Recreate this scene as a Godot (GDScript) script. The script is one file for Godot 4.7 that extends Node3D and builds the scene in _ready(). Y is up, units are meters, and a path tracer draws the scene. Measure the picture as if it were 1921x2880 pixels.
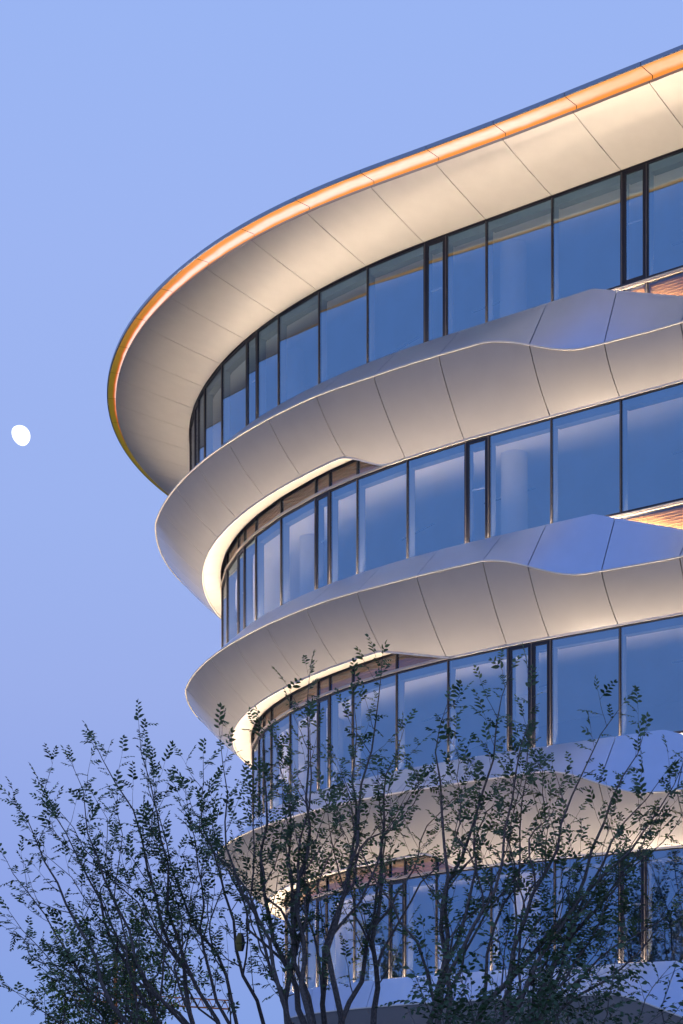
extends Node3D
# A glass office building with curved, wave-cut aluminium bands at blue hour, three thin-leaved trees before it.

const EYE := 2.4            # camera height over the plaza
const STOREY := 4.38
const HEAD := 17.75         # head of the topmost windows over the eye
const DS := 0.1
const S0 := -6.0
const S1 := 29.0
const BEND := [[6.24, 2.18, 0.0588], [4.88, 2.8, 0.0599], [3.9, 2.2, 0.0585], [3.2, 0.8, 0.0569], [0.8, 0.8, 0.0565]]   # where each storey's wall starts to bend, over what length, how tightly

var pts := []               # per storey: plan points of the glass line every DS metres
var nrm := []               # and their outward normals
var M := {}
var taken := {}
var rng := RandomNumberGenerator.new()
var bld: Node3D

# ------------------------------------------------------------------ helpers
func lin(r: float, g: float, b: float, a := 1.0) -> Color:
	var c := Color(r, g, b).linear_to_srgb()
	c.a = a
	return c

func mat(col: Color, rough: float, metal := 0.0, spec := 0.5) -> StandardMaterial3D:
	var m := StandardMaterial3D.new()
	m.albedo_color = col
	m.roughness = rough
	m.metallic = metal
	m.metallic_specular = spec
	return m

func numbered(n: String) -> String:
	if not taken.has(n):
		taken[n] = 0
		return n
	taken[n] += 1
	return "%s_%03d" % [n, taken[n]]

func thing(called: String, label: String, category: String, at := Vector3.ZERO, group := "") -> Node3D:
	var o := Node3D.new()
	o.name = numbered(called)
	add_child(o)
	o.position = at
	o.set_meta("label", label)
	o.set_meta("category", category)
	if group:
		o.set_meta("group", group)
	return o

func put(called: String, mesh: Mesh, m: Material, parent: Node3D) -> MeshInstance3D:
	var o := MeshInstance3D.new()
	o.name = called
	o.mesh = mesh
	o.material_override = m
	parent.add_child(o, true)
	return o

class Geo:
	var v := PackedVector3Array()
	var n := PackedVector3Array()
	var uv := PackedVector2Array()
	var ix := PackedInt32Array()
	func quad(a: Vector3, b: Vector3, c: Vector3, d: Vector3, out: Vector3) -> void:
		# a b c d round the face; out: the side it faces
		var nn := (b - a).cross(d - a)
		if nn.length_squared() < 1e-14:
			nn = (c - b).cross(d - b)
		nn = nn.normalized()
		var i := v.size()
		for p in [a, b, c, d]:
			v.append(p)
		for p in [Vector2(0, 0), Vector2(1, 0), Vector2(1, 1), Vector2(0, 1)]:
			uv.append(p)
		if nn.dot(out) >= 0.0:
			for k in 4:
				n.append(nn)
			ix.append_array(PackedInt32Array([i, i + 2, i + 1, i, i + 3, i + 2]))
		else:
			for k in 4:
				n.append(-nn)
			ix.append_array(PackedInt32Array([i, i + 1, i + 2, i, i + 2, i + 3]))
	func box(c: Vector3, ax: Vector3, ay: Vector3, az: Vector3) -> void:
		# half-axes
		for s in [-1.0, 1.0]:
			quad(c + ax * s - ay - az, c + ax * s + ay - az, c + ax * s + ay + az, c + ax * s - ay + az, ax * s)
			quad(c + ay * s - ax - az, c + ay * s + ax - az, c + ay * s + ax + az, c + ay * s - ax + az, ay * s)
			quad(c + az * s - ax - ay, c + az * s + ax - ay, c + az * s + ax + ay, c + az * s - ax + ay, az * s)
	func bar(a: Vector3, b: Vector3, w: float, h: float) -> void:
		var t := (b - a) / 2.0
		var side := t.cross(Vector3.UP)
		if side.length() < 1e-5 * t.length() or side.length() < 1e-6:
			side = Vector3.RIGHT
		side = side.normalized()
		var up := side.cross(t).normalized()
		box((a + b) / 2.0, t, side * w / 2.0, up * h / 2.0)
	func grid(rows: Array, out: Vector3, u0 := 0.0, u1 := 1.0) -> void:
		# rows of points, smooth normals towards the side «out»
		var h := rows.size()
		var w: int = rows[0].size()
		var i0 := v.size()
		var mid: Vector3 = (rows[h / 2][min(w / 2 + 1, w - 1)] - rows[h / 2][w / 2 - (1 if w / 2 > 0 else 0)]).cross(rows[min(h / 2 + 1, h - 1)][w / 2] - rows[h / 2 - (1 if h / 2 > 0 else 0)][w / 2])
		var flip := mid.dot(out) < 0.0
		for i in h:
			for j in w:
				var du: Vector3 = rows[i][min(j + 1, w - 1)] - rows[i][max(j - 1, 0)]
				var dv: Vector3 = rows[min(i + 1, h - 1)][j] - rows[max(i - 1, 0)][j]
				var nn := du.cross(dv).normalized()
				v.append(rows[i][j])
				n.append(-nn if flip else nn)
				uv.append(Vector2(lerpf(u0, u1, float(j) / (w - 1)), float(i) / (h - 1)))
		for i in h - 1:
			for j in w - 1:
				var a := i0 + i * w + j
				var b := a + 1
				var c := a + w
				var d := c + 1
				if flip:
					ix.append_array(PackedInt32Array([a, b, d, a, d, c]))
				else:
					ix.append_array(PackedInt32Array([a, d, b, a, c, d]))
	func tube(path: PackedVector3Array, radii: PackedFloat32Array, sides: int) -> void:
		var i0 := v.size()
		var cnt := path.size()
		var ref := Vector3(0.31, 0.2, 0.93)
		for i in cnt:
			var t := (path[min(i + 1, cnt - 1)] - path[max(i - 1, 0)]).normalized()
			var a := t.cross(ref).normalized()
			var b := t.cross(a).normalized()
			for k in sides + 1:
				var ang := TAU * k / sides
				var dir := a * cos(ang) + b * sin(ang)
				v.append(path[i] + dir * radii[i])
				n.append(dir)
				uv.append(Vector2(float(k) / sides, i * 0.2))
		for i in cnt - 1:
			for k in sides:
				var p := i0 + i * (sides + 1) + k
				var q := p + sides + 1
				ix.append_array(PackedInt32Array([p, q, p + 1, p + 1, q, q + 1]))
	func mesh() -> ArrayMesh:
		var arr := []
		arr.resize(Mesh.ARRAY_MAX)
		arr[Mesh.ARRAY_VERTEX] = v
		arr[Mesh.ARRAY_NORMAL] = n
		arr[Mesh.ARRAY_TEX_UV] = uv
		arr[Mesh.ARRAY_INDEX] = ix
		var m := ArrayMesh.new()
		m.add_surface_from_arrays(Mesh.PRIMITIVE_TRIANGLES, arr)
		return m

# ------------------------------------------------------------------ the building's plan
func lay_out_plan() -> void:
	var count := int((S1 - S0) / DS) + 2
	for k in 5:
		var p := PackedVector2Array()
		var q := PackedVector2Array()
		var x := 7.6779 - S0 * cos(deg_to_rad(39.52))
		var z := 34.1471 + S0 * sin(deg_to_rad(39.52))
		var th := deg_to_rad(39.52)
		for i in count:
			var s := S0 + i * DS
			p.append(Vector2(x, -z))
			q.append(Vector2(-sin(th), cos(th)))
			var u := clampf((s + DS / 2 - BEND[k][0]) / BEND[k][1], 0, 1)
			var next: float = th + BEND[k][2] * u * u * (3 - 2 * u) * DS
			var tm := (th + next) / 2
			x -= cos(tm) * DS
			z += sin(tm) * DS
			th = next
		pts.append(p)
		nrm.append(q)

func head(k: int) -> float:
	return EYE + HEAD - STOREY * k

func plan(k: int, s: float) -> Vector3:
	var f := clampf((s - S0) / DS, 0, pts[k].size() - 1.001)
	var i := int(f)
	var p: Vector2 = pts[k][i].lerp(pts[k][i + 1], f - i)
	return Vector3(p.x, 0, p.y)

func outward(k: int, s: float) -> Vector3:
	var f := clampf((s - S0) / DS, 0, nrm[k].size() - 1.001)
	var i := int(f)
	var p: Vector2 = nrm[k][i].lerp(nrm[k][i + 1], f - i).normalized()
	return Vector3(p.x, 0, p.y)

func at(k: int, s: float, d: float, h: float) -> Vector3:
	# a point d metres out of storey k's glass and h above its window head
	return plan(k, s) + outward(k, s) * d + Vector3.UP * (head(k) + h)

func nearest(k: int, p: Vector3, guess: float) -> float:
	var s := guess
	for i in 12:
		var n := outward(k, s)
		var t := Vector3(n.z, 0, -n.x)           # towards growing s
		if (plan(k, s + 0.05) - plan(k, s)).dot(t) < 0:
			t = -t
		s = clampf(s + Vector3(p.x - plan(k, s).x, 0, p.z - plan(k, s).z).dot(t), S0, S1)
	return s

func table(s: float, xs: Array, ys: Array) -> float:
	if s <= xs[0]:
		return ys[0]
	for i in range(1, xs.size()):
		if s < xs[i]:
			return lerpf(ys[i - 1], ys[i], (s - xs[i - 1]) / (xs[i] - xs[i - 1]))
	return ys[-1]

# the bands: b = 0 under the top storey, 1 and 2 below it, 3 over the ground storey; band b hangs over the windows of storey b + 1
const NOSE_H := [[0.88, 1.505, 3.3, 5.75], [0.92, 1.55, 3.3, 5.7], [0.97, 1.59, 1.9, 4.25], [0.97, 1.61, 0.4, 2.8]]
const NOSE_SHIFT := [0.0, 0.3, 1.5, 3.0]
const LIP := [[8.75, 10.0, 0.385], [7.1, 8.9, 0.41], [6.9, 7.75, 0.375], [5.4, 6.3, 0.375]]
const SILL_PEAK := [3.5, 3.5, 1.94, 0.4]

func nose_d(b: int, s: float) -> float:
	return table(s + NOSE_SHIFT[b], [-4.0, 2.0, 3.0, 4.6, 6.7, 8.3, 9.8, 13.0, 16.0, 19.0], [0.5, 0.55, 0.62, 0.78, 0.9, 1.0, 1.18, 1.34, 1.54, 1.76])

func nose(b: int, s: float) -> Vector3:
	return at(b + 1, s, nose_d(b, s), lerpf(NOSE_H[b][0], NOSE_H[b][1], smoothstep(NOSE_H[b][2], NOSE_H[b][3], s)))

func lip_t(b: int, s: float) -> float:
	if b == 1:
		var u := clampf((s - LIP[b][0]) / (LIP[b][1] - LIP[b][0]), 0, 1)
		return lerpf(u, smoothstep(0.0, 1.0, u), 0.12)
	return smoothstep(LIP[b][0], LIP[b][1], s)

func lip(b: int, s: float) -> Vector3:
	var t := lip_t(b, s)
	var out := lerpf(0.04, 0.40, t) + 0.12 * smoothstep(11.0, 18.0, s)
	return at(b + 1, s, out, lerpf(0.015, LIP[b][2] - 0.05 * smoothstep(12.0, 18.0, s), t))

func sill_h(k: int, s: float) -> float:
	var drop := clampf(SILL_PEAK[k] - s, 0.0, 2.2)
	return -2.15 - 0.345 * drop

func sill(b: int, s: float) -> Vector3:
	# inner edge of the sloping sill, on the glass of the storey above
	var p := nose(b, s)
	var q := nearest(b, p, s)
	return at(b, q, 0.15, sill_h(b, q))

func roof_d(s: float) -> float:
	return lerpf(1.72, 1.98, smoothstep(6.5, 17.0, s))

func light_w(s: float) -> float:
	return lerpf(0.39, 0.23, smoothstep(7.0, 18.0, s))

func roof_h(s: float) -> float:
	return lerpf(0.435, 0.625, smoothstep(3.2, 12.2, s))

func roof_pt(s: float, d: float, h: float) -> Vector3:
	return at(0, s, roof_d(s) + d, roof_h(s) + h)

# a sheet-metal panel with folded edges, between two lines fa and fb, from s0 to s1
func panel(fa: Callable, fb: Callable, s0: float, s1: float, gap: float, fold: float, out: Vector3, nv := 5, bulge := 0.0, crease := -99.0) -> Geo:
	var g := Geo.new()
	var w := int(ceil((s1 - s0) / 0.1)) + 1
	var a := s0 + gap / 2
	var z := s1 - gap / 2
	var rows := []
	for i in nv:
		var row := PackedVector3Array()
		var t := float(i) / (nv - 1)
		for j in w:
			var s := lerpf(a, z, float(j) / (w - 1))
			var pa: Vector3 = fa.call(s)
			var pb: Vector3 = fb.call(s)
			row.append(pa.lerp(pb, t) + out * bulge * 4.0 * t * (1 - t))
		rows.append(row)
	var split := int(round((crease - a) / (z - a) * (w - 1)))
	if crease > a and crease < z and split > 0 and split < w - 1:
		# a folded sheet: two flat fields that meet in a sharp line
		var left := []
		var right := []
		for row in rows:
			left.append(row.slice(0, split + 1))
			right.append(row.slice(split))
		g.grid(left, out, a, z)
		g.grid(right, out, a, z)
	else:
		g.grid(rows, out, a, z)
	var c: Vector3 = rows[nv / 2][w / 2]
	var back := -out * fold
	for j in w - 1:
		g.quad(rows[0][j], rows[0][j + 1], rows[0][j + 1] + back, rows[0][j] + back, rows[0][j] - c)
		g.quad(rows[nv - 1][j], rows[nv - 1][j + 1], rows[nv - 1][j + 1] + back, rows[nv - 1][j] + back, rows[nv - 1][j] - c)
	for i in nv - 1:
		g.quad(rows[i][0], rows[i + 1][0], rows[i + 1][0] + back, rows[i][0] + back, rows[i][0] - c)
		g.quad(rows[i][w - 1], rows[i + 1][w - 1], rows[i + 1][w - 1] + back, rows[i][w - 1] + back, rows[i][w - 1] - c)
	return g

func ribbon(fa: Callable, fb: Callable, s0: float, s1: float, step: float, out_at: Callable) -> Geo:
	var g := Geo.new()
	var w := int(ceil((s1 - s0) / step))
	var ra := PackedVector3Array()
	var rb := PackedVector3Array()
	for j in w + 1:
		var s := lerpf(s0, s1, float(j) / w)
		ra.append(fa.call(s))
		rb.append(fb.call(s))
	g.grid([ra, rb], out_at.call((s0 + s1) / 2), s0, s1)
	return g

# a bar of square section that follows a line
func sweep(f: Callable, s0: float, s1: float, step: float, side: Callable, w: float, h: float) -> Geo:
	var g := Geo.new()
	var cnt := int(ceil((s1 - s0) / step))
	var prev := []
	for j in cnt + 1:
		var s := lerpf(s0, s1, float(j) / cnt)
		var c: Vector3 = f.call(s)
		var n: Vector3 = side.call(s)
		var up := Vector3.UP
		var ring := [c + n * w / 2 + up * h / 2, c - n * w / 2 + up * h / 2, c - n * w / 2 - up * h / 2, c + n * w / 2 - up * h / 2]
		if prev:
			for q in 4:
				var r := (q + 1) % 4
				g.quad(prev[q], ring[q], ring[r], prev[r], (ring[q] + ring[r]) / 2 - c)
		prev = ring
	return g

# ------------------------------------------------------------------ materials
func noise_tex(freq: float, size: int, seed_: int, lo: float, hi: float, octaves := 4, normal := false, strength := 1.0) -> NoiseTexture2D:
	var n := FastNoiseLite.new()
	n.noise_type = FastNoiseLite.TYPE_SIMPLEX_SMOOTH
	n.frequency = freq
	n.fractal_octaves = octaves
	n.seed = seed_
	var t := NoiseTexture2D.new()
	t.width = size
	t.height = size
	t.seamless = true
	t.noise = n
	if normal:
		t.as_normal_map = true
		t.bump_strength = strength
	else:
		var g := Gradient.new()
		g.set_color(0, Color(lo, lo, lo))
		g.set_color(1, Color(hi, hi, hi))
		t.color_ramp = g
	return t

func metal_panel(col: Color, rough: float, metal: float) -> StandardMaterial3D:
	var m := mat(col, rough, metal)
	m.albedo_texture = noise_tex(0.012, 512, 5, 0.965, 1.0, 5)
	m.roughness_texture = noise_tex(0.02, 512, 9, 0.92, 1.0, 4)
	m.roughness_texture_channel = BaseMaterial3D.TEXTURE_CHANNEL_GRAYSCALE
	m.normal_enabled = true
	m.normal_texture = noise_tex(0.006, 512, 21, 0, 1, 2, true, 2.0)
	m.normal_scale = 0.05
	m.uv1_triplanar = true
	m.uv1_world_triplanar = true
	m.uv1_scale = Vector3(0.31, 0.31, 0.31)
	return m

func orange_light() -> StandardMaterial3D:
	# the diffuser of the light in the roof edge: a bright tube behind orange acrylic, its fade round the corner painted into the emission to imitate a grazing view
	var w := 512
	var h := 32
	var im := Image.create(w, h, false, Image.FORMAT_RGBAF)
	var n := FastNoiseLite.new()
	n.frequency = 0.05
	n.seed = 3
	for x in w:
		var s := lerpf(S0, S1, float(x) / (w - 1))
		var core := lerpf(0.27, 0.16, smoothstep(6.0, 18.0, s))
		var mid := lerpf(0.44, 0.80, smoothstep(5.0, 19.0, s))
		var far := smoothstep(9.0, 20.0, s)
		for y in h:
			var v := (y + 0.5) / h
			var wob := n.get_noise_2d(x * 2.0, 7.0) * 0.06
			var a := exp(-pow((v - mid + wob) / core, 4.0))
			var halo := exp(-pow((v - mid + wob) / (core * 1.7), 4.0))
			var c := Color(1.0, 0.30, 0.04) * (1.0 - far) + Color(0.15, 0.11, 0.006) * far
			c = c.lerp(Color(1.0, 0.33, 0.06).lerp(Color(0.9, 0.12, 0.01), far), halo)
			c = c.lerp(Color(1.2, 0.90, 0.78), a * lerpf(0.42, 1.0, smoothstep(1.5, 4.5, s)) * (0.86 + 0.14 * n.get_noise_2d(x * 6.0, y * 3.0)))
			im.set_pixel(x, y, c)
	var m := mat(lin(0.10, 0.06, 0.01), 0.5)
	m.emission_enabled = true
	m.emission = Color.BLACK
	m.emission_texture = ImageTexture.create_from_image(im)
	m.emission_energy_multiplier = 1.0
	m.texture_repeat = false
	return m

func make_materials() -> void:
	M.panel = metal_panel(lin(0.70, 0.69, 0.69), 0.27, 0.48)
	M.sill = metal_panel(lin(0.43, 0.54, 0.74), 0.34, 0.65)  # the panel metal again, with the blue of reflected sky tinted in
	M.soffit = metal_panel(lin(0.70, 0.68, 0.65), 0.45, 0.25)
	M.trim = mat(lin(0.84, 0.79, 0.71), 0.4, 0.1)
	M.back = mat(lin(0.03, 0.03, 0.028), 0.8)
	M.edge = metal_panel(lin(0.30, 0.35, 0.42), 0.35, 0.6)
	M.mullion = mat(lin(0.035, 0.035, 0.045), 0.4, 0.4)
	M.cap = mat(lin(0.16, 0.145, 0.14), 0.45, 0.5)
	M.fin = mat(lin(0.16, 0.19, 0.24), 0.6)
	M.white = mat(lin(0.72, 0.73, 0.75), 0.7)
	M.ceiling = mat(lin(0.78, 0.79, 0.82), 0.85)
	M.floor = mat(lin(0.2, 0.2, 0.21), 0.8)
	M.slot = mat(lin(0.16, 0.16, 0.165), 0.7)
	M.rail = mat(lin(0.55, 0.48, 0.40), 0.35, 0.6)
	M.louvre_lit = mat(lin(0.78, 0.46, 0.20), 0.6, 0.0)  # brighter copy of the louvre colour, painting in strip light that is blocked here
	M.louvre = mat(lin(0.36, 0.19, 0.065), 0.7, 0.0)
	# coated glass: a blue mirror that lets a good third of the light through
	var g := mat(lin(0.34, 0.58, 0.80, 0.53), 0.012, 1.0)
	g.albedo_texture = noise_tex(0.01, 128, 77, 0.97, 1.0, 3)
	g.transparency = BaseMaterial3D.TRANSPARENCY_ALPHA
	g.normal_enabled = true
	g.normal_texture = noise_tex(0.004, 256, 31, 0, 1, 1, true, 1.0)
	g.normal_scale = 0.02
	M.glass = g
	var g2: StandardMaterial3D = g.duplicate()
	g2.normal_enabled = false
	g2.albedo_color = lin(0.22, 0.28, 0.42, 0.34)
	M.clear_glass = g2
	M.orange = orange_light()
	var led := mat(lin(0.8, 0.7, 0.5), 0.5)
	led.emission_enabled = true
	led.emission = Color(1.0, 0.84, 0.62)
	led.emission_energy_multiplier = 1.0
	M.led = led
	M.paving = mat(lin(0.09, 0.09, 0.09), 0.85)
	M.paving.albedo_texture = noise_tex(0.03, 512, 12, 0.7, 1.0, 5)
	M.paving.uv1_triplanar = true
	M.paving.uv1_world_triplanar = true
	var bark := mat(lin(0.22, 0.20, 0.19), 0.85)
	bark.albedo_texture = noise_tex(0.05, 256, 44, 0.45, 1.0, 4)
	bark.uv1_triplanar = true
	bark.uv1_world_triplanar = true
	bark.uv1_scale = Vector3(3, 1.2, 3)
	M.bark = bark
	for i in 2:
		var leaf := mat(lin(1, 1, 1), 0.55, 0.0, 0.4)
		leaf.vertex_color_use_as_albedo = true
		leaf.cull_mode = BaseMaterial3D.CULL_DISABLED
		leaf.backlight_enabled = true
		leaf.backlight = lin(0.25, 0.32, 0.10)
		M["leaf%d" % i] = leaf
	M.crane = mat(lin(0.55, 0.17, 0.03), 0.5, 0.0)
	M.grey = mat(lin(0.3, 0.3, 0.31), 0.7)
	M.green = mat(lin(0.08, 0.45, 0.22), 0.7)
	var moon := mat(lin(0.9, 0.9, 0.88), 1.0)
	moon.emission_enabled = true
	moon.emission = Color(1, 1, 1)
	moon.emission_energy_multiplier = 1.4
	M.moon = moon
	M.bag_dark = mat(lin(0.035, 0.03, 0.05), 0.7)
	M.bag_yellow = mat(lin(0.17, 0.14, 0.035), 0.8)
	M.dark_metal = metal_panel(lin(0.10, 0.105, 0.11), 0.5, 0.3)

# ------------------------------------------------------------------ the building
const MULLIONS := [
	[-4.97, -3.37, -1.82, -0.27, 1.33, 2.39, 2.93, 4.53, 6.12, 7.14, 7.69, 9.33, 10.94, 12.56, 13.57, 14.15, 15.76, 17.37, 18.2, 18.8, 20.3, 21.9, 23.5, 25.1, 26.7, 28.3],
	[-4.97, -3.37, -1.82, -0.24, 1.36, 2.96, 4.55, 6.07, 6.64, 8.25, 9.85, 10.87, 11.45, 13.1, 14.69, 15.62, 16.25, 17.78, 19.4, 21.0, 22.6, 24.2, 25.8, 27.4],
	[-4.97, -3.37, -1.82, -0.22, 1.38, 2.98, 4.57, 5.02, 5.59, 7.2, 8.8, 10.43, 11.44, 12.03, 13.68, 15.26, 16.15, 16.85, 18.5, 20.1, 21.7, 23.3, 24.9, 26.5],
	[-4.97, -3.37, -1.82, -0.77, 0.83, 2.43, 2.98, 4.49, 6.14, 7.8, 8.91, 9.5, 11.1, 12.7, 13.4, 14.3, 15.9, 17.5, 19.1, 20.7, 22.3, 23.9, 25.5, 27.1]]
const JOINTS := [
	[-5.04, -3.44, -1.84, -0.24, 1.36, 2.96, 4.56, 6.66, 8.27, 9.8, 11.42, 13.08, 14.73, 16.3, 17.95, 19.6, 21.2, 22.8, 24.4, 26.0, 27.6],
	[-5.02, -3.42, -1.82, -0.22, 1.38, 3.0, 4.58, 5.6, 7.2, 8.8, 10.42, 12.05, 13.68, 15.3, 16.9, 18.5, 20.1, 21.7, 23.3, 24.9, 26.5],
	[-5.0, -3.4, -1.8, -0.2, 1.4, 2.98, 4.5, 6.2, 7.8, 9.4, 11.0, 12.6, 14.2, 15.8, 17.4, 19.0, 20.6, 22.2, 23.8, 25.4, 27.0],
	[-4.8, -3.2, -1.6, 0.0, 1.62, 3.2, 4.8, 6.4, 8.0, 9.6, 11.2, 12.8, 14.4, 16.0, 17.6, 19.2, 20.8, 22.4, 24.0]]
const ROOF_JOINTS := [-5.07, -3.47, -1.87, -0.27, 1.33, 2.94, 4.53, 6.12, 7.71, 9.34, 10.96, 12.56, 14.17, 15.79, 17.37, 18.9, 20.5, 22.1, 23.7, 25.3, 26.9, 28.5]

func build_roof_edge() -> void:
	for i in ROOF_JOINTS.size() - 1:
		var a: float = ROOF_JOINTS[i]
		var b: float = ROOF_JOINTS[i + 1]
		var m := (a + b) / 2
		var n := outward(0, m)
		var inner := func(s: float) -> Vector3: return at(0, s, 0.04, 0.012)
		var outer := func(s: float) -> Vector3: return roof_pt(s, 0.0, 0.0)
		put("soffit_panel", panel(inner, outer, a, b, 0.016, 0.03, (Vector3.DOWN + n * 0.2).normalized(), 9, 0.012).mesh(), M.soffit, bld)
		# dark band below the light
		put("lower_edge_trim", panel(func(s): return roof_pt(s, 0.004, 0.002), func(s): return roof_pt(s, 0.004, 0.052), a, b, 0.014, 0.03, n, 2).mesh(), M.edge, bld)
		# light channel: a short upright face and a wide underside
		var c := a - 0.05
		var e := b - 0.05
		var g := Geo.new()
		var w := 16
		var rows := [PackedVector3Array(), PackedVector3Array(), PackedVector3Array(), PackedVector3Array()]
		for j in w + 1:
			var s := lerpf(c + 0.008, e - 0.008, float(j) / w)
			rows[0].append(roof_pt(s, -0.02, 0.056))
			rows[1].append(roof_pt(s, -0.02, 0.115))
			rows[2].append(roof_pt(s, -0.005, 0.128))
			rows[3].append(roof_pt(s, light_w(s), 0.135))
		var u0 := inverse_lerp(S0, S1, c)
		var u1 := inverse_lerp(S0, S1, e)
		g.grid([rows[3], rows[2], rows[1], rows[0]], (n + Vector3.DOWN).normalized(), u0, u1)
		for j in w + 1:
			for r in 4:
				g.uv[r * (w + 1) + j] = Vector2(lerpf(u0, u1, float(j) / w), [0.0, 0.72, 0.8, 1.0][r])
		put("edge_light", g.mesh(), M.orange, bld)
		put("upper_edge_trim", panel(func(s): return roof_pt(s, light_w(s) + 0.01, 0.13), func(s): return roof_pt(s, light_w(s) + 0.01, 0.208), c, e, 0.014, 0.03, n, 2).mesh(), M.edge, bld)
	var hint_up := func(_s): return Vector3.UP
	put("roof", ribbon(func(s): return roof_pt(s, light_w(s) + 0.005, 0.204), func(s): return at(0, s, -7.2, 1.0), S0, S1, 0.4, hint_up).mesh(), M.grey, bld)
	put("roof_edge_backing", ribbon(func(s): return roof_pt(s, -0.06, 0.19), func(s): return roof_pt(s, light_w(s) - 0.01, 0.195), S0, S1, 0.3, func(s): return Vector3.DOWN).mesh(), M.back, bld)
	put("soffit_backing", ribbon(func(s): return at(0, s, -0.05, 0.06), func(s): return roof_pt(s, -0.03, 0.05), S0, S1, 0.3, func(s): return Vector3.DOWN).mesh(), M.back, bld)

func build_band(b: int) -> void:
	var k := b + 1
	var js: Array = JOINTS[b]
	var fascia_m: Material = M.panel
	for i in js.size() - 1:
		var a: float = js[i]
		var e: float = js[i + 1]
		var m := (a + e) / 2
		var n := outward(k, m)
		var f_out := (n * 1.0 + Vector3.DOWN * 0.75).normalized()
		put("fascia_panel", panel(func(s): return lip(b, s), func(s): return nose(b, s), a, e, 0.024, 0.04, f_out, 9, 0.05).mesh(), fascia_m, bld)
		var s_out := (n * 0.5 + Vector3.UP).normalized()
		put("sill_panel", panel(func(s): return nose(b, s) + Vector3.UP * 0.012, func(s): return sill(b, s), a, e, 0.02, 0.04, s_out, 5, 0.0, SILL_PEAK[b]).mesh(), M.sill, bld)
		if lip_t(b, e) > 0.02:
			var st := maxf(a, LIP[b][0] + 0.12)
			if e - st > 0.1:
				put("soffit_panel", panel(func(s): return lip(b, s) - outward(k, s) * 0.03 + Vector3.UP * 0.012, func(s): return at(k, s, 0.035, lerpf(0.03, 0.43, lip_t(b, s))), st, e, 0.012, 0.02, Vector3.DOWN, 4).mesh(), M.soffit, bld)
	var o := func(s): return outward(k, s)
	var f := func(s): return (outward(k, s) + Vector3.DOWN).normalized()
	put("nose_trim", sweep(func(s): return nose(b, s) + outward(k, s) * 0.006 + Vector3.UP * 0.004, S0, S1, 0.1, o, 0.03, 0.028).mesh(), M.trim, bld)
	put("lip_trim", sweep(func(s): return lip(b, s) - outward(k, s) * 0.004 - Vector3.UP * 0.004, S0, S1, 0.1, o, 0.03, 0.03).mesh(), M.trim, bld)
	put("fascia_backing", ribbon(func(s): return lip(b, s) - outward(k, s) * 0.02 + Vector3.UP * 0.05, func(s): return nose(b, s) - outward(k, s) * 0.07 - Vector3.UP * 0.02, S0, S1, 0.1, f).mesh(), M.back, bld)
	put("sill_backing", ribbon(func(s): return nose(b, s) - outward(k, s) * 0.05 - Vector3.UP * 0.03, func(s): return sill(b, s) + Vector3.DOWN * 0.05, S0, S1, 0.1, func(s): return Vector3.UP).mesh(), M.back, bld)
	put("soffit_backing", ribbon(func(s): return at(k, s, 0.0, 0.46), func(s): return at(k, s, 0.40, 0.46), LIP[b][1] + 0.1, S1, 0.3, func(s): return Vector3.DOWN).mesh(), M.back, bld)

func upright(k: int, s: float, d0: float, d1: float, w: float, h0: float, h1: float) -> Geo:
	var g := Geo.new()
	var n := outward(k, s)
	var t := Vector3(n.z, 0, -n.x)
	g.box(at(k, s, (d0 + d1) / 2, (h0 + h1) / 2), t * w / 2, Vector3.UP * (h1 - h0) / 2, n * (d1 - d0) / 2)
	return g

# a straight rail between two mullions
func rail(k: int, a: float, b: float, d0: float, d1: float, h0: float, h1: float) -> Geo:
	var g := Geo.new()
	var n := (outward(k, a) + outward(k, b)).normalized()
	var pa := at(k, a, 0, 0) + n * d0
	var pb := at(k, b, 0, 0) + n * d0
	var qa := at(k, a, 0, 0) + n * d1
	var qb := at(k, b, 0, 0) + n * d1
	var lo := Vector3.UP * h0
	var hi := Vector3.UP * h1
	g.quad(qa + lo, qb + lo, qb + hi, qa + hi, n)
	g.quad(pa + lo, pb + lo, qb + lo, qa + lo, Vector3.DOWN)
	g.quad(pa + hi, pb + hi, qb + hi, qa + hi, Vector3.UP)
	g.quad(pa + lo, pb + lo, pb + hi, pa + hi, -n)
	return g

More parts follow.
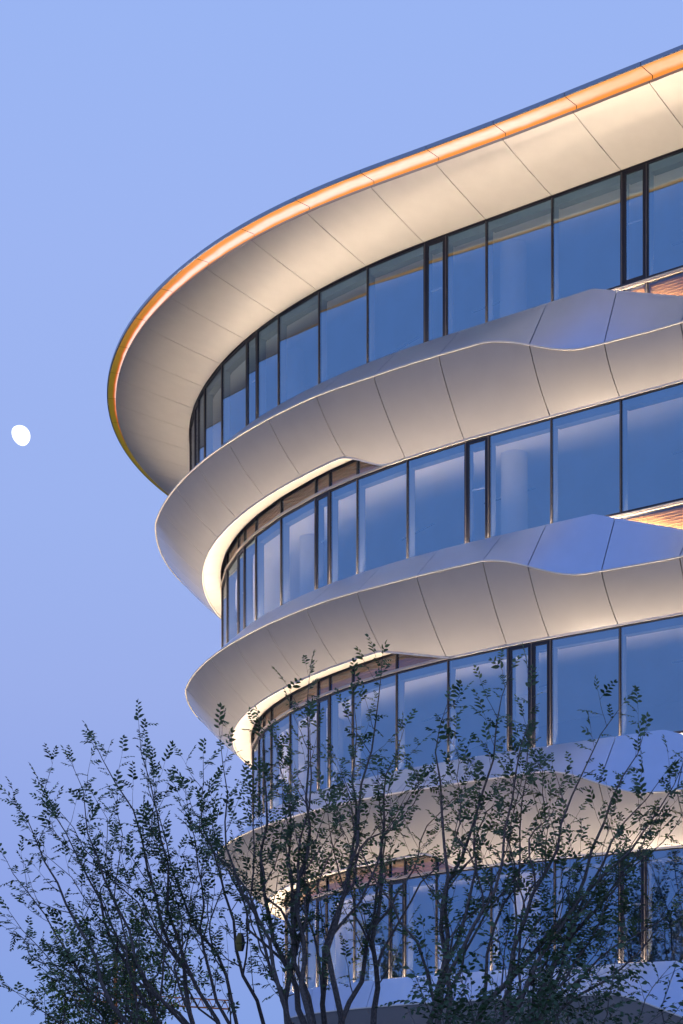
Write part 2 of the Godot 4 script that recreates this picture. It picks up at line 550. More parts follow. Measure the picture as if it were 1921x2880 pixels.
func build_storey(k: int) -> void:
	var ms: Array = MULLIONS[k]
	for i in ms.size():
		var s: float = ms[i]
		var narrow: bool = (i > 0 and s - ms[i - 1] < 0.75) or (i + 1 < ms.size() and ms[i + 1] - s < 0.75)
		var w := 0.078 if narrow else 0.05
		var low := -2.95
		var m := put("mullion", upright(k, s, -0.05, 0.014, w, low, 0.0).mesh(), M.mullion, bld)
		put("mullion_cap", upright(k, s, 0.014, 0.03, 0.016, low, -0.012).mesh(), M.cap, m)
		put("mullion_fin", upright(k, s, -0.20, -0.05, w * 0.9, -2.2, 0.0).mesh(), M.fin, bld)
		if i + 1 == ms.size():
			continue
		var e: float = ms[i + 1]
		var n := (outward(k, s) + outward(k, e)).normalized()
		# main pane, a hair out of plumb as panes are
		var g := Geo.new()
		var j1 := n * rng.randf_range(-0.003, 0.003)
		var j2 := n * rng.randf_range(-0.003, 0.003)
		var a := at(k, s, 0, 0)
		var b := at(k, e, 0, 0)
		var dn := Vector3.UP * -2.19
		g.quad(a + dn - j1, b + dn - j2, b + j1, a + j2, n)
		put("window_pane", g.mesh(), M.glass, bld)
		put("head_rail", rail(k, s, e, -0.05, 0.03, -0.03, 0.0).mesh(), M.mullion, bld)
		put("sill_rail", rail(k, s, e, -0.05, 0.03, -2.235, -2.19).mesh(), M.mullion, bld)
		put("transom_cover", rail(k, s, e, 0.0, 0.05, -2.262, -2.238).mesh(), M.rail, bld)
		put("transom_cover", rail(k, s, e, 0.0, 0.042, -2.296, -2.272).mesh(), M.rail, bld)
		if e - s < 0.75:
			# opening light: a frame of its own
			var fr := Geo.new()
			for p in [rail(k, s + 0.05, e - 0.05, -0.03, 0.016, -0.09, -0.03), rail(k, s + 0.05, e - 0.05, -0.03, 0.016, -2.19, -2.13), upright(k, s + 0.065, -0.03, 0.016, 0.035, -2.19, -0.03), upright(k, e - 0.065, -0.03, 0.016, 0.035, -2.19, -0.03)]:
				var off := fr.v.size()
				fr.v.append_array(p.v)
				fr.n.append_array(p.n)
				fr.uv.append_array(p.uv)
				for q in p.ix:
					fr.ix.append(q + off)
			put("vent_frame", fr.mesh(), M.mullion, bld)
			put("vent_bar", rail(k, s + 0.08, e - 0.08, -0.12, -0.09, -1.02, -0.99).mesh(), M.white, bld)
		# blind box behind the head
		put("blind_box", rail(k, s + 0.03, e - 0.03, -0.26, -0.07, -0.17, 0.0).mesh(), M.fin, bld)
		# louvres in the spandrel below the sill where the sill dips
		if s < SILL_PEAK[k] + 0.3:
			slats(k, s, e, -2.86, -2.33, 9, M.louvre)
			var sp := Geo.new()
			var sa := at(k, s, 0, 0)
			var sb := at(k, e, 0, 0)
			sp.quad(sa + Vector3.UP * -2.9, sb + Vector3.UP * -2.9, sb + Vector3.UP * -2.30, sa + Vector3.UP * -2.30, n)
			put("spandrel_pane", sp.mesh(), M.clear_glass, bld)
		# strip over the head where the lip lifts off it
		if k > 0 and e > LIP[k - 1][0] - 0.2:
			var st := maxf(s, LIP[k - 1][0] - 0.2)
			var cl := Geo.new()
			var ca := at(k, s, 0, 0)
			var cb := at(k, e, 0, 0)
			cl.quad(ca + Vector3.UP * 0.07, cb + Vector3.UP * 0.07, cb + Vector3.UP * 0.425, ca + Vector3.UP * 0.425, n)
			put("clerestory_pane", cl.mesh(), M.clear_glass, bld)
			slats(k, s, e, 0.07, 0.42, 6, M.louvre_lit)
			put("clerestory_post", upright(k, s, -0.05, 0.02, 0.04, 0.07, 0.43).mesh(), M.mullion, bld)
			put("transom_cover", rail(k, s, e, 0.0, 0.06, 0.006, 0.030).mesh(), M.rail, bld)
			put("transom_cover", rail(k, s, e, 0.0, 0.05, 0.040, 0.064).mesh(), M.rail, bld)
			put("clerestory_head", rail(k, s, e, 0.0, 0.03, 0.405, 0.44).mesh(), M.mullion, bld)
	# inside: ceiling with air slots, floor, back wall, round columns
	put("ceiling", ribbon(func(s): return at(k, s, -0.22, 0.02), func(s): return at(k, s, -7.0, 0.02), S0, S1, 0.4, func(s): return Vector3.DOWN).mesh(), M.ceiling, bld)
	put("floor_slab", ribbon(func(s): return at(k, s, -0.08, -2.92), func(s): return at(k, s, -7.0, -2.92), S0, S1, 0.4, func(s): return Vector3.UP).mesh(), M.floor, bld)
	put("spandrel_back", ribbon(func(s): return at(k, s, -0.10, -2.92), func(s): return at(k, s, -0.10, -2.24), S0, S1, 0.3, func(s): return outward(k, s)).mesh(), M.slot, bld)
	put("spandrel_back", ribbon(func(s): return at(k, s, -0.10, 0.02), func(s): return at(k, s, -0.10, 0.5), S0, S1, 0.3, func(s): return outward(k, s)).mesh(), M.slot, bld)
	put("back_wall", ribbon(func(s): return at(k, s, -6.9, -2.92), func(s): return at(k, s, -6.9, 0.02), S0, S1, 0.4, func(s): return outward(k, s)).mesh(), M.white, bld)
	for s in [-0.2, 3.0, 8.4, 12.6]:
		for d in [-3.4]:
			var g := Geo.new()
			g.box(at(k, s, d, 0.008), (at(k, s + 0.05, d, 0) - at(k, s - 0.05, d, 0)).normalized() * 0.75, Vector3.UP * 0.008, outward(k, s) * 0.03)
			put("air_slot", g.mesh(), M.slot, bld)
	for s in [-1.65, 6.35, 14.35, 22.35]:
		var cyl := CylinderMesh.new()
		cyl.top_radius = 0.28
		cyl.bottom_radius = 0.28
		cyl.height = 2.93
		cyl.radial_segments = 40
		var c := put("column", cyl, M.white, bld)
		c.position = at(k, s, -1.3, -1.45)

func slats(k: int, a: float, b: float, h0: float, h1: float, count: int, m: Material) -> void:
	var g := Geo.new()
	var n := (outward(k, a) + outward(k, b)).normalized()
	var pitch := (h1 - h0) / count
	for i in count:
		var h := h0 + (i + 0.5) * pitch
		var p := at(k, a, 0, h) - n * 0.05
		var q := at(k, b, 0, h) - n * 0.05
		var up := Vector3.UP * pitch * 0.485
		g.quad(p - up, q - up, q + up - n * 0.02, p + up - n * 0.02, n)
		g.quad(p - up, q - up, q - up - n * 0.03, p - up - n * 0.03, Vector3.DOWN)
	var o := put("louvre_slats", g.mesh(), m, bld)
	o.set_meta("kind", "stuff")

func build_lights() -> void:
	# warm strips laid in the slot between glass and sill, washing the metal above
	for k in 4:
		var js: Array = JOINTS[k]
		js = js.duplicate()
		js.append(SILL_PEAK[k])
		js.sort()
		for i in js.size() - 1:
			var a: float = js[i] + 0.03
			var b: float = js[i + 1] - 0.03
			if a < -5.0 or b > 26.0 or b - a < 0.1:
				continue
			var m := (a + b) / 2
			var n := outward(k, m)
			var t := (at(k, b, 0, 0) - at(k, a, 0, 0)).normalized()
			var deep := lerpf(0.09, 0.175, smoothstep(1.0, 9.0, m)) if k == 0 else 0.12
			var pa := at(k, a, 0.068, sill_h(k, a) - deep)
			var pb := at(k, b, 0.068, sill_h(k, b) - deep)
			t = (pb - pa).normalized()
			var c := (pa + pb) / 2
			var up := t.cross(n).normalized()
			if up.y < 0:
				up = -up
			var g := Geo.new()
			g.box(c, t * (b - a) / 2, up * 0.012, n * 0.02)
			put("led_strip_light", g.mesh(), M.led, bld)
			var l := AreaLight3D.new()
			l.name = "strip_light"
			l.area_size = Vector2(b - a, 0.05)
			l.light_color = Color(1.0, 0.89, 0.76)
			l.light_energy = (lerpf(3.1, 2.75, smoothstep(2.0, 9.0, m)) if k == 0 else lerpf(7.9, 9.6, smoothstep(2.0, 10.0, m)) * (1.3 if k == 3 else 1.0)) * (b - a) / 1.6
			l.shadow_enabled = true
			l.set("area_range", 12.0)
			l.basis = Basis(t, (-up).cross(t), -up)
			l.position = c + up * 0.016
			bld.add_child(l, true)

func build_building() -> void:
	bld = thing("office_building", "curved office building with stacked aluminium bands, blue glass and a glowing orange roof edge", "building")
	build_roof_edge()
	for b in 4:
		build_band(b)
	for k in 4:
		build_storey(k)
	# ground storey and closing walls
	put("ground_wall", ribbon(func(s): return at(4, s, 0.0, 0.0), func(s): return at(4, s, 0.0, -head(4)), S0, S1, 0.4, func(s): return outward(4, s)).mesh(), M.dark_metal, bld)
	put("rear_wall", ribbon(func(s): return at(0, s, -7.15, 1.0), func(s): return at(0, s, -7.15, -head(0)), S0, S1, 0.4, func(s): return -outward(0, s)).mesh(), M.grey, bld)
	for s in [S0, S1]:
		for k in 5:
			var g := Geo.new()
			var top: float = 0.9 if k == 0 else 1.4
			var low: float = -head(4) if k == 4 else -2.98
			var t := (at(k, S0 + 0.2, 0, 0) - at(k, S0, 0, 0)) if s == S0 else (at(k, S1, 0, 0) - at(k, S1 - 0.2, 0, 0))
			g.quad(at(k, s, 0.0, low), at(k, s, -7.15, low), at(k, s, -7.15, top), at(k, s, 0.0, top), -t if s == S0 else t)
			put("end_wall", g.mesh(), M.grey, bld)
	build_lights()

# ------------------------------------------------------------------ trees
var sprays := {}

func leaf_mesh(g: Geo, cols: PackedColorArray, base: Vector3, dir: Vector3, up: Vector3, len_: float, wid: float, col: Color) -> void:
	var side := dir.cross(up).normalized()
	var nn := side.cross(dir).normalized()
	var fold := nn * wid * 0.22
	var prof := [[0.0, 0.02], [0.22, 0.40], [0.48, 0.5], [0.75, 0.32], [1.0, 0.0]]
	var i0 := g.v.size()
	for p in prof:
		var c: Vector3 = base + dir * len_ * p[0] - nn * len_ * 0.12 * p[0] * p[0]
		for q in [-1.0, 0.0, 1.0]:
			g.v.append(c + side * wid * p[1] * q + fold * absf(q) * p[1] * 2.0)
			g.n.append((nn + side * q * -0.3).normalized())
			g.uv.append(Vector2(q, p[0]))
			cols.append(col)
	for i in 4:
		for j in 2:
			var a := i0 + i * 3 + j
			g.ix.append_array(PackedInt32Array([a, a + 4, a + 1, a, a + 3, a + 4]))

# a shoot along +Y with two rows of leaves
func make_sprays(kind: String, count: int, len_lo: float, len_hi: float, leaf_len: float, ratio: float, pitch: float, droop: float, tone: Color) -> void:
	var list := []
	for c in count:
		var g := Geo.new()
		var cols := PackedColorArray()
		var total := rng.randf_range(len_lo, len_hi)
		var bend := rng.randf_range(-0.25, 0.25)
		var path := PackedVector3Array()
		var rad := PackedFloat32Array()
		for i in 6:
			var t := i / 5.0
			path.append(Vector3(bend * total * t * t, total * t * (1.0 - 0.06 * t), -droop * total * t * t * 0.5))
			rad.append(lerpf(0.0028, 0.0010, t))
		g.tube(path, rad, 4)
		for i in g.v.size():
			cols.append(Color(0.07, 0.06, 0.05))
		var steps := int(total / pitch)
		for i in steps:
			var t := (i + 1.0) / steps
			if t < 0.14:
				continue
			var p := path[int(t * 4.999)].lerp(path[int(t * 4.999) + 1], t * 5.0 - int(t * 4.999)) if t < 0.999 else path[5]
			var sgn := 1.0 if i % 2 == 0 else -1.0
			var ll := leaf_len * rng.randf_range(0.7, 1.15) * (1.0 - 0.35 * t * t)
			var dir := (Vector3(sgn, rng.randf_range(0.5, 0.95), rng.randf_range(-0.25, 0.25) - droop)).normalized()
			var upv := Vector3(rng.randf_range(-0.35, 0.35), rng.randf_range(-0.3, 0.3), 1.0).normalized()
			var tn := tone * rng.randf_range(0.7, 1.35)
			tn.a = 1.0
			leaf_mesh(g, cols, p, dir, upv, ll, ll * ratio, tn)
			if i == steps - 1:
				leaf_mesh(g, cols, p, (Vector3(0.1 * sgn, 1, -droop)).normalized(), upv, ll, ll * ratio, tn)
		var arr := []
		arr.resize(Mesh.ARRAY_MAX)
		arr[Mesh.ARRAY_VERTEX] = g.v
		arr[Mesh.ARRAY_NORMAL] = g.n
		arr[Mesh.ARRAY_COLOR] = cols
		arr[Mesh.ARRAY_INDEX] = g.ix
		var m := ArrayMesh.new()
		m.add_surface_from_arrays(Mesh.PRIMITIVE_TRIANGLES, arr)
		list.append(m)
	sprays[kind] = list

func curve_path(p0: Vector3, p1: Vector3, p2: Vector3, count: int, wob: float) -> PackedVector3Array:
	var out := PackedVector3Array()
	var ph := Vector3(rng.randf() * 9, rng.randf() * 9, rng.randf() * 9)
	for i in count:
		var t := float(i) / (count - 1)
		var p := p0.lerp(p1, t).lerp(p1.lerp(p2, t), t)
		var e := wob * minf(t * 4, 1.0)
		p += Vector3(sin(t * 7 + ph.x) + 0.35 * sin(t * 17 + ph.y) + 0.2 * sin(t * 37 + ph.z), 0.5 * sin(t * 13 + ph.z), sin(t * 8 + ph.y) + 0.5 * sin(t * 19 + ph.z)) * e * (1.0 - t * 0.5)
		out.append(p)
	return out

func path_at(path: PackedVector3Array, t: float) -> Vector3:
	var f := clampf(t, 0, 0.9999) * (path.size() - 1)
	var i := int(f)
	return path[i].lerp(path[i + 1], f - i)

func path_len(path: PackedVector3Array) -> float:
	var l := 0.0
	for i in path.size() - 1:
		l += path[i].distance_to(path[i + 1])
	return l

func spray_xf(p: Vector3, dir: Vector3, scale_: float) -> Transform3D:
	var y := dir.normalized()
	var face := Vector3(rng.randf_range(-0.6, 0.6), 1.0, rng.randf_range(-0.3, 0.9))
	var x := y.cross(face)
	if x.length() < 0.05:
		x = y.cross(Vector3(1, 0.2, 0.3))
	x = x.normalized()
	var z := x.cross(y).normalized()
	return Transform3D(Basis(x * scale_, y * scale_, z * scale_), p)

# grows one limb and returns its path; twigs go to tw, leaf shoots to xfs
func grow(limb: PackedVector3Array, radius: float, tw: Geo, xfs: Array, o: Dictionary, bare: float) -> void:
	var total := path_len(limb)
	var spacing: float = o.spacing
	var cnt := int(total * (1.0 - bare) / spacing)
	for i in cnt:
		var t := bare + (1.0 - bare) * (i + rng.randf_range(0.1, 0.9)) / cnt
		var p := path_at(limb, t)
		var tang := (path_at(limb, t + 0.03) - path_at(limb, t - 0.03)).normalized()
		var axis := tang.cross(Vector3(rng.randf_range(-1, 1), rng.randf_range(-0.4, 0.4), rng.randf_range(-1, 1))).normalized()
		var ang: float = deg_to_rad(rng.randf_range(o.ang_lo, o.ang_hi))
		var dir := tang.rotated(axis, ang)
		dir = (dir + Vector3.UP * o.lift).normalized()
		var ln: float = total * rng.randf_range(0.08, 0.24) * (1.25 - t) * o.twig
		ln = clampf(ln, 0.18, 1.5)
		var tip := p + dir * ln + Vector3(0, ln * (0.12 + o.tip), 0)
		var path := curve_path(p, p + dir * ln * 0.55, tip, 6, ln * 0.02)
		var rad := PackedFloat32Array()
		var r0 := clampf(ln * 0.011, 0.0035, radius * 0.6)
		for q in 6:
			rad.append(lerpf(r0, 0.0018, q / 5.0))
		tw.tube(path, rad, 5)
		var sp := int(ln / o.shoot)
		for q in sp:
			var u := 0.12 + 0.88 * (q + 0.5) / sp
			if rng.randf() > o.leafy:
				continue
			var sp_t := (path_at(path, u + 0.08) - path_at(path, u - 0.08)).normalized()
			var ax := sp_t.cross(Vector3(rng.randf_range(-1, 1), rng.randf_range(-1, 1), rng.randf_range(-1, 1))).normalized()
			var sd: Vector3 = (sp_t.rotated(ax, deg_to_rad(rng.randf_range(30, 85))) + Vector3.UP * o.shoot_up).normalized()
			xfs.append(spray_xf(path_at(path, u), sd, rng.randf_range(0.6, 1.1)))
		xfs.append(spray_xf(tip, (tip - path[4]).normalized(), rng.randf_range(0.7, 1.15)))
	# shoots straight on the limb's outer half
	var direct := int(total * 0.5 / o.direct)
	for i in direct:
		var t := 0.5 + 0.5 * (i + rng.randf()) / direct
		if rng.randf() > o.leafy:
			continue
		var tang := (path_at(limb, t + 0.03) - path_at(limb, t - 0.03)).normalized()
		var ax := tang.cross(Vector3(rng.randf_range(-1, 1), rng.randf_range(-1, 1), rng.randf_range(-1, 1))).normalized()
		xfs.append(spray_xf(path_at(limb, t), tang.rotated(ax, deg_to_rad(rng.randf_range(30, 85))), rng.randf_range(0.5, 0.95)))
	xfs.append(spray_xf(limb[limb.size() - 1], (limb[limb.size() - 1] - limb[limb.size() - 2]).normalized(), 1.15))

func tree(called: String, label: String, base: Vector3, fork: float, lean: Vector3, tips: Array, trunk_r: float, kind: String, o: Dictionary) -> void:
	var t := thing(called, label, "tree", base)
	var top := Vector3(lean.x, fork, lean.z)
	var trunk := Geo.new()
	var tp := curve_path(Vector3.ZERO, Vector3(lean.x * 0.3, fork * 0.5, lean.z * 0.3), top, 9, 0.01)
	var tr := PackedFloat32Array()
	for i in 9:
		tr.append(trunk_r * (1.25 if i == 0 else lerpf(1.05, 0.8, i / 8.0)))
	trunk.tube(tp, tr, 14)
	put("trunk", trunk.mesh(), M.bark, t)
	var tw := Geo.new()
	var xfs := []
	for tip_w in tips:
		var tip: Vector3 = tip_w - base
		var st := path_at(tp, rng.randf_range(0.72, 1.0))
		var d := tip - st
		var flat := Vector3(d.x, 0, d.z)
		var p1: Vector3 = st + d * 0.5 + flat * o.bow - Vector3.UP * d.y * 0.02
		var limb := curve_path(st, p1, tip, 18, d.length() * o.wob)
		var r0: float = trunk_r * rng.randf_range(0.32, 0.56) * clampf(d.length() / 5.5, 0.45, 1.1)
		var rad := PackedFloat32Array()
		for i in 18:
			rad.append(lerpf(r0, 0.004, pow(i / 17.0, 0.85)))
		var g := Geo.new()
		g.tube(limb, rad, 9)
		grow(limb, r0, tw, xfs, o, o.bare)
		# one or two side limbs
		for c in o.forks + (1 if rng.randf() < 0.35 else 0):
			var u := rng.randf_range(0.25, 0.62)
			var b := path_at(limb, u)
			var rest := (tip - b)
			var ax := Vector3(rng.randf_range(-0.4, 0.4), rng.randf_range(-0.5, 0.5), 1.0).normalized()
			var dir := rest.rotated(ax, deg_to_rad(rng.randf_range(12, 30)) * (1 if rng.randf() < 0.5 else -1))
			dir = dir.rotated(Vector3.RIGHT, deg_to_rad(rng.randf_range(-18, 18)))
			var e := b + dir * rng.randf_range(0.55, 0.92)
			var sub := curve_path(b, b + dir * 0.45, e, 12, d.length() * o.wob * 0.6)
			var sr := PackedFloat32Array()
			var rb := lerpf(r0, 0.004, pow(u, 0.75)) * 0.72
			for i in 12:
				sr.append(lerpf(rb, 0.003, pow(i / 11.0, 0.8)))
			g.tube(sub, sr, 7)
			grow(sub, rb, tw, xfs, o, 0.15)
		put("branch", g.mesh(), M.bark, t)
	var two := put("twigs", tw.mesh(), M.bark, t)
	two.set_meta("kind", "stuff")
	var list: Array = sprays[kind]
	for c in list.size():
		var mm := MultiMesh.new()
		mm.transform_format = MultiMesh.TRANSFORM_3D
		mm.mesh = list[c]
		var mine := []
		for i in range(c, xfs.size(), list.size()):
			mine.append(xfs[i])
		mm.instance_count = mine.size()
		for i in mine.size():
			mm.set_instance_transform(i, mine[i])
		var mi := MultiMeshInstance3D.new()
		mi.name = "leaves"
		mi.multimesh = mm
		mi.material_override = M.leaf0
		mi.set_meta("kind", "stuff")
		t.add_child(mi, true)
	print(called, " shoots ", xfs.size())

# a tip seen low over the plaza: metres right of the camera's axis and above the eye per metre of distance, and that distance
func tip(u: float, v: float, d: float) -> Vector3:
	return Vector3(u * d, EYE + v * d, -d)

func build_trees() -> void:
	make_sprays("fine", 8, 0.16, 0.42, 0.122, 0.45, 0.036, 0.2, Color(0.075, 0.125, 0.065))
	make_sprays("broad", 5, 0.25, 0.45, 0.095, 0.52, 0.045, 0.8, Color(0.048, 0.095, 0.05))
	make_sprays("pale", 5, 0.25, 0.45, 0.15, 0.5, 0.06, 1.0, Color(0.10, 0.17, 0.06))
	var fine := {"spacing": 0.43, "ang_lo": 28.0, "ang_hi": 62.0, "lift": 0.18, "twig": 1.0, "tip": 0.1, "shoot": 0.15, "leafy": 0.92, "shoot_up": 0.15, "direct": 0.15, "bow": 0.16, "wob": 0.036, "bare": 0.38, "forks": 1}
	tree("zelkova_tree", "slender multi-stemmed tree left of the building, its branches fanning out against the sky", Vector3(-0.95, 0, -32.0), 1.3, Vector3(-0.1, 0, 0.1),
		[tip(-0.182, 0.160, 31.5), tip(-0.183, 0.124, 32.5), tip(-0.176, 0.095, 31.8), tip(-0.163, 0.164, 32.6), tip(-0.150, 0.178, 31.4), tip(-0.131, 0.190, 32.3), tip(-0.113, 0.194, 31.6), tip(-0.100, 0.172, 33.0), tip(-0.073, 0.182, 32.4), tip(-0.086, 0.160, 31.2), tip(-0.158, 0.070, 31.5), tip(-0.140, 0.120, 33.2)], 0.13, "fine", fine)
	tree("zelkova_tree", "slender multi-stemmed tree before the rounded corner, tallest shoots crossing the third window row", Vector3(-0.35, 0, -30.5), 1.4, Vector3(0.1, 0, 0.0),
		[tip(-0.065, 0.190, 30.0), tip(-0.045, 0.198, 31.0), tip(-0.036, 0.184, 30.6), tip(-0.023, 0.223, 30.3), tip(-0.022, 0.196, 29.8), tip(0.005, 0.213, 30.8), tip(0.0155, 0.232, 30.2), tip(-0.052, 0.165, 30.2), tip(0.034, 0.197, 31.3), tip(0.022, 0.172, 30.9)], 0.14, "fine", fine)
	tree("zelkova_tree", "slender multi-stemmed tree on the right, long limbs sweeping up across the lower bands", Vector3(0.95, 0, -28.0), 1.4, Vector3(0.15, 0, 0.0),
		[tip(0.060, 0.209, 28.3), tip(0.086, 0.224, 28.6), tip(0.101, 0.217, 27.8), tip(0.074, 0.168, 28.2), tip(0.149, 0.205, 27.6), tip(0.165, 0.198, 28.4), tip(0.182, 0.180, 27.2), tip(0.174, 0.172, 28.0), tip(0.178, 0.154, 27.4), tip(0.168, 0.140, 28.1), tip(0.155, 0.118, 27.3), tip(0.130, 0.121, 28.4), tip(0.176, 0.100, 27.8)], 0.13, "fine", fine.merged({"bow": 0.02}, true))
	var broad := fine.merged({"spacing": 0.30, "lift": 0.05, "tip": -0.05, "shoot": 0.10, "shoot_up": -0.1, "leafy": 0.9, "forks": 2, "bare": 0.25, "twig": 1.5, "bow": 0.2, "direct": 0.09}, true)
	tree("broadleaf_tree", "low broad-leaved tree at the bottom right with drooping dark green leaves", Vector3(1.95, 0, -20.0), 1.6, Vector3(0, 0, 0),
		[tip(0.040, 0.055, 20.3), tip(0.062, 0.066, 19.6), tip(0.083, 0.082, 20.4), tip(0.105, 0.078, 19.7), tip(0.124, 0.072, 20.3), tip(0.150, 0.070, 19.8), tip(0.172, 0.062, 20.2), tip(0.186, 0.050, 19.6), tip(0.120, 0.050, 19.4), tip(0.080, 0.052, 19.2)], 0.07, "broad", broad.merged({"twig": 1.2}, true))
	tree("broadleaf_tree", "paler green broad-leaved tree far behind the branches at the bottom left", Vector3(-6.0, 0, -44.0), 2.0, Vector3(0, 0, 0),
		[tip(-0.160, 0.052, 44.2), tip(-0.150, 0.075, 43.4), tip(-0.138, 0.088, 44.5), tip(-0.122, 0.098, 43.8), tip(-0.108, 0.104, 44.6), tip(-0.092, 0.098, 43.6), tip(-0.078, 0.090, 44.2), tip(-0.148, 0.045, 43.8), tip(-0.100, 0.070, 43.2)], 0.12, "pale", broad.merged({"twig": 1.1, "spacing": 0.34}, true))

# ------------------------------------------------------------------ far things
func build_crane() -> void:
	var d := 240.0
	var base := Vector3(-27.9, 0, -d)
	var c := thing("tower_crane", "orange lattice tower crane far behind the branches at the bottom left", "crane", base)
	var h := 20.0
	var w := 1.15
	for i in 4:
		var g := Geo.new()
		var p := Vector3(w if i % 2 else -w, 0, w if i / 2 else -w)
		g.box(p + Vector3.UP * h / 2, Vector3(0.13, 0, 0), Vector3(0, h / 2, 0), Vector3(0, 0, 0.13))
		put("mast_leg", g.mesh(), M.crane, c)
	var br := Geo.new()
	for lvl in 11:
		var y := lvl * 1.8
		for i in 4:
			var a: Vector3 = [Vector3(-w, y, w), Vector3(w, y, w), Vector3(w, y, -w), Vector3(-w, y, -w)][i]
			var b: Vector3 = [Vector3(w, y, w), Vector3(w, y, -w), Vector3(-w, y, -w), Vector3(-w, y, w)][i]
			br.bar(a, b, 0.09, 0.09)
			br.bar(a, b + Vector3.UP * 1.8, 0.07, 0.07)
	var lat := put("mast_lattice", br.mesh(), M.crane, c)
	lat.set_meta("kind", "stuff")
	# jib with tie bars and counterweight
	var jib := Geo.new()
	for s in [-0.6, 0.6]:
		jib.bar(Vector3(-7, 14.2, s), Vector3(13.5, 13.0, s), 0.16, 0.16)
	jib.bar(Vector3(-7, 15.3, 0), Vector3(13.5, 14.1, 0), 0.16, 0.16)
	for i in 20:
		var x := -7.0 + i * 1.02
		var yb := 14.2 - 1.2 * i * 1.02 / 20.5
		jib.bar(Vector3(x, yb, -0.6), Vector3(x + 0.5, yb + 1.1, 0), 0.08, 0.08)
		jib.bar(Vector3(x + 0.5, yb + 1.1, 0), Vector3(x + 1.02, yb - 0.05, 0.6), 0.08, 0.08)
	put("jib", jib.mesh(), M.crane, c)
	var cab := Geo.new()
	cab.box(Vector3(1.9, 12.4, 1.0), Vector3(0.8, 0, 0), Vector3(0, 1.0, 0), Vector3(0, 0, 0.8))
	put("cab", cab.mesh(), M.grey, c)
	for x in [-3.9, 2.4]:
		var s := SphereMesh.new()
		s.radius = 0.22
		s.height = 0.44
		var e := put("flood_lamp", s, M.moon, c)
		e.position = Vector3(x, 5.0, 1.6)
		var l := OmniLight3D.new()
		l.name = "lamp_light"
		l.light_energy = 1.5
		l.light_size = 0.2
		l.omni_range = 30
		l.omni_attenuation = 2.0
		l.shadow_enabled = true
		l.position = e.position
		c.add_child(l, true)

func build_moon() -> void:
	# a gibbous disc: the lit limb is round, the other side drawn in
	var d := 900.0
	var r := 4.9
	var o := Geo.new()
	var rows := []
	for i in 25:
		var row := PackedVector3Array()
		var la := PI * (i / 24.0 - 0.5)
		for j in 41:
			var lo := TAU * j / 40.0
			var p := Vector3(cos(la) * cos(lo), sin(la), cos(la) * sin(lo))
			if p.x < 0:
				p.x *= 0.72
			row.append(p * r)
		rows.append(row)
	o.grid(rows, Vector3.UP)
	var m := put("moon", o.mesh(), M.moon, self)
	m.set_meta("label", "bright white gibbous moon in the blue evening sky")
	m.set_meta("category", "moon")
	m.position = Vector3((56.4 - 960.5) / 5250.0 * d, EYE + (3070.0 - 1226.0) / 5250.0 * d, -d)
	m.rotation.z = deg_to_rad(33)

func build_bag() -> void:
	var b := thing("hanging_bag", "small yellow and dark cloth bag hung in the branches near the rounded corner", "bag", Vector3(-1.66, EYE + 2.45, -30.6))
	for q in 2:
		var g := Geo.new()
		var rows := []
		for i in 7:
			var row := PackedVector3Array()
			var t := i / 6.0
			var wdt := 0.02 + 0.085 * sin(PI * (0.12 + 0.7 * (1 - t)))
			for j in 9:
				var a := PI * j / 8.0 + (0.0 if q == 0 else PI)
				row.append(Vector3(cos(a + 1.2) * wdt * 0.75, t * 0.3 - 0.15, sin(a + 1.2) * wdt * 0.5 + 0.01 * sin(t * 9)))
			rows.append(row)
		g.grid(rows, Vector3(cos(PI / 2 + 1.2 + q * PI), 0, sin(PI / 2 + 1.2 + q * PI)))
		put("bag_side", g.mesh(), M.bag_yellow if q == 0 else M.bag_dark, b)
	var cord := Geo.new()
	cord.bar(Vector3(0, 0.14, 0), Vector3(0.02, 0.34, 0), 0.008, 0.008)
	put("cord", cord.mesh(), M.bag_dark, b)

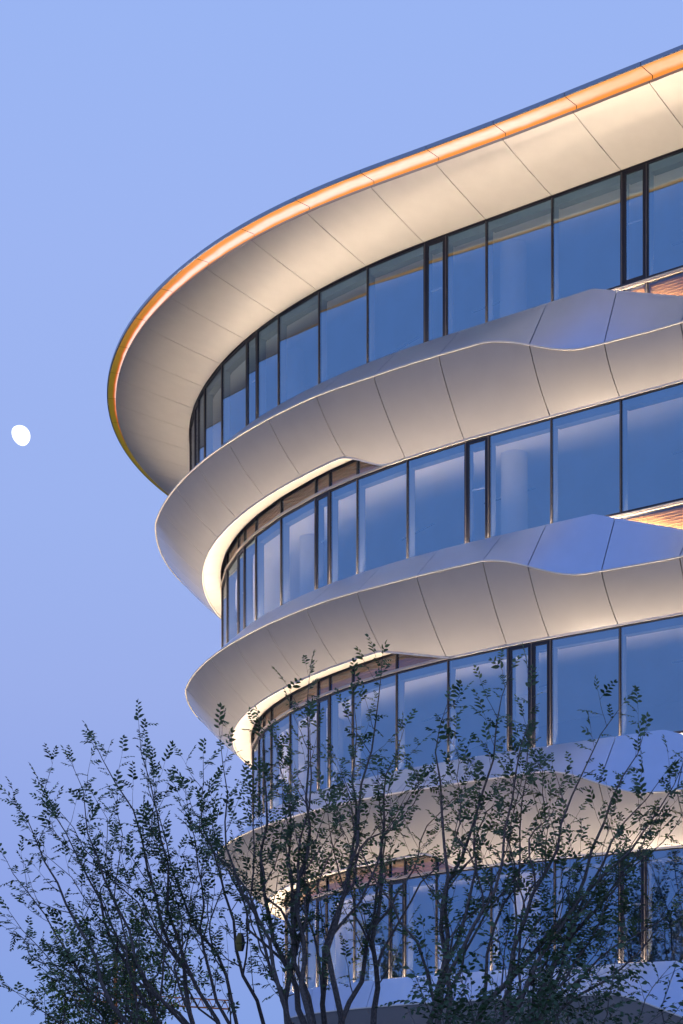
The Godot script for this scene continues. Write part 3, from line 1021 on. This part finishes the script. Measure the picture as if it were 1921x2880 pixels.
# clear evening air: a little brighter and greyer ten to thirty degrees up, deeper blue overhead, the same all round
func evening_sky() -> ImageTexture:
	var el := [-90.0, -8.0, 0.0, 2.4, 6.2, 12.0, 17.0, 24.0, 30.0, 60.0, 90.0]
	var r := [0.05, 0.08, 0.225, 0.242, 0.275, 0.328, 0.332, 0.337, 0.323, 0.27, 0.24]
	var g := [0.055, 0.10, 0.35, 0.366, 0.376, 0.429, 0.451, 0.462, 0.462, 0.41, 0.38]
	var b := [0.07, 0.16, 0.76, 0.776, 0.799, 0.831, 0.863, 0.887, 0.896, 0.88, 0.86]
	var im := Image.create(64, 512, false, Image.FORMAT_RGBAF)
	for y in 512:
		var e := 90.0 - 180.0 * (y + 0.5) / 512.0
		var c := Color(table(e, el, r), table(e, el, g), table(e, el, b))
		for x in 64:
			im.set_pixel(x, y, c)
	return ImageTexture.create_from_image(im)

func _ready() -> void:
	rng.seed = 20
	# camera: level, lens shifted up
	var cam := Camera3D.new()
	cam.name = "camera"
	cam.projection = Camera3D.PROJECTION_FRUSTUM
	cam.near = 0.5
	cam.far = 4000.0
	cam.size = 0.5 * 2880.0 / 5250.0
	cam.frustum_offset = Vector2(0, 0.5 * (3070.0 - 1440.0) / 5250.0)
	cam.position = Vector3(0, EYE, 0)
	add_child(cam)
	cam.current = true
	# blue hour
	var we := WorldEnvironment.new()
	we.name = "environment"
	var env := Environment.new()
	var sky := Sky.new()
	var sm := PanoramaSkyMaterial.new()
	sm.panorama = evening_sky()
	sky.sky_material = sm
	env.background_mode = Environment.BG_SKY
	env.sky = sky
	env.tonemap_mode = Environment.TONE_MAPPER_LINEAR
	env.tonemap_exposure = 1.0
	env.sdfgi_enabled = true
	env.ssao_enabled = true
	env.ssil_enabled = true
	we.environment = env
	add_child(we)
	var sun := DirectionalLight3D.new()
	sun.name = "afterglow"
	sun.light_energy = 0.015
	sun.light_color = Color(1.0, 0.88, 0.85)
	sun.light_angular_distance = 40.0
	sun.shadow_enabled = true
	sun.rotation_degrees = Vector3(-18, 35, 0)
	add_child(sun)
	lay_out_plan()
	make_materials()
	# ground
	var gr := Geo.new()
	gr.quad(Vector3(-2500, 0, 1500), Vector3(2500, 0, 1500), Vector3(2500, 0, -3500), Vector3(-2500, 0, -3500), Vector3.UP)
	var ground := put("ground", gr.mesh(), M.paving, self)
	ground.set_meta("kind", "structure")
	build_building()
	build_trees()
	build_crane()
	build_moon()
	build_bag()
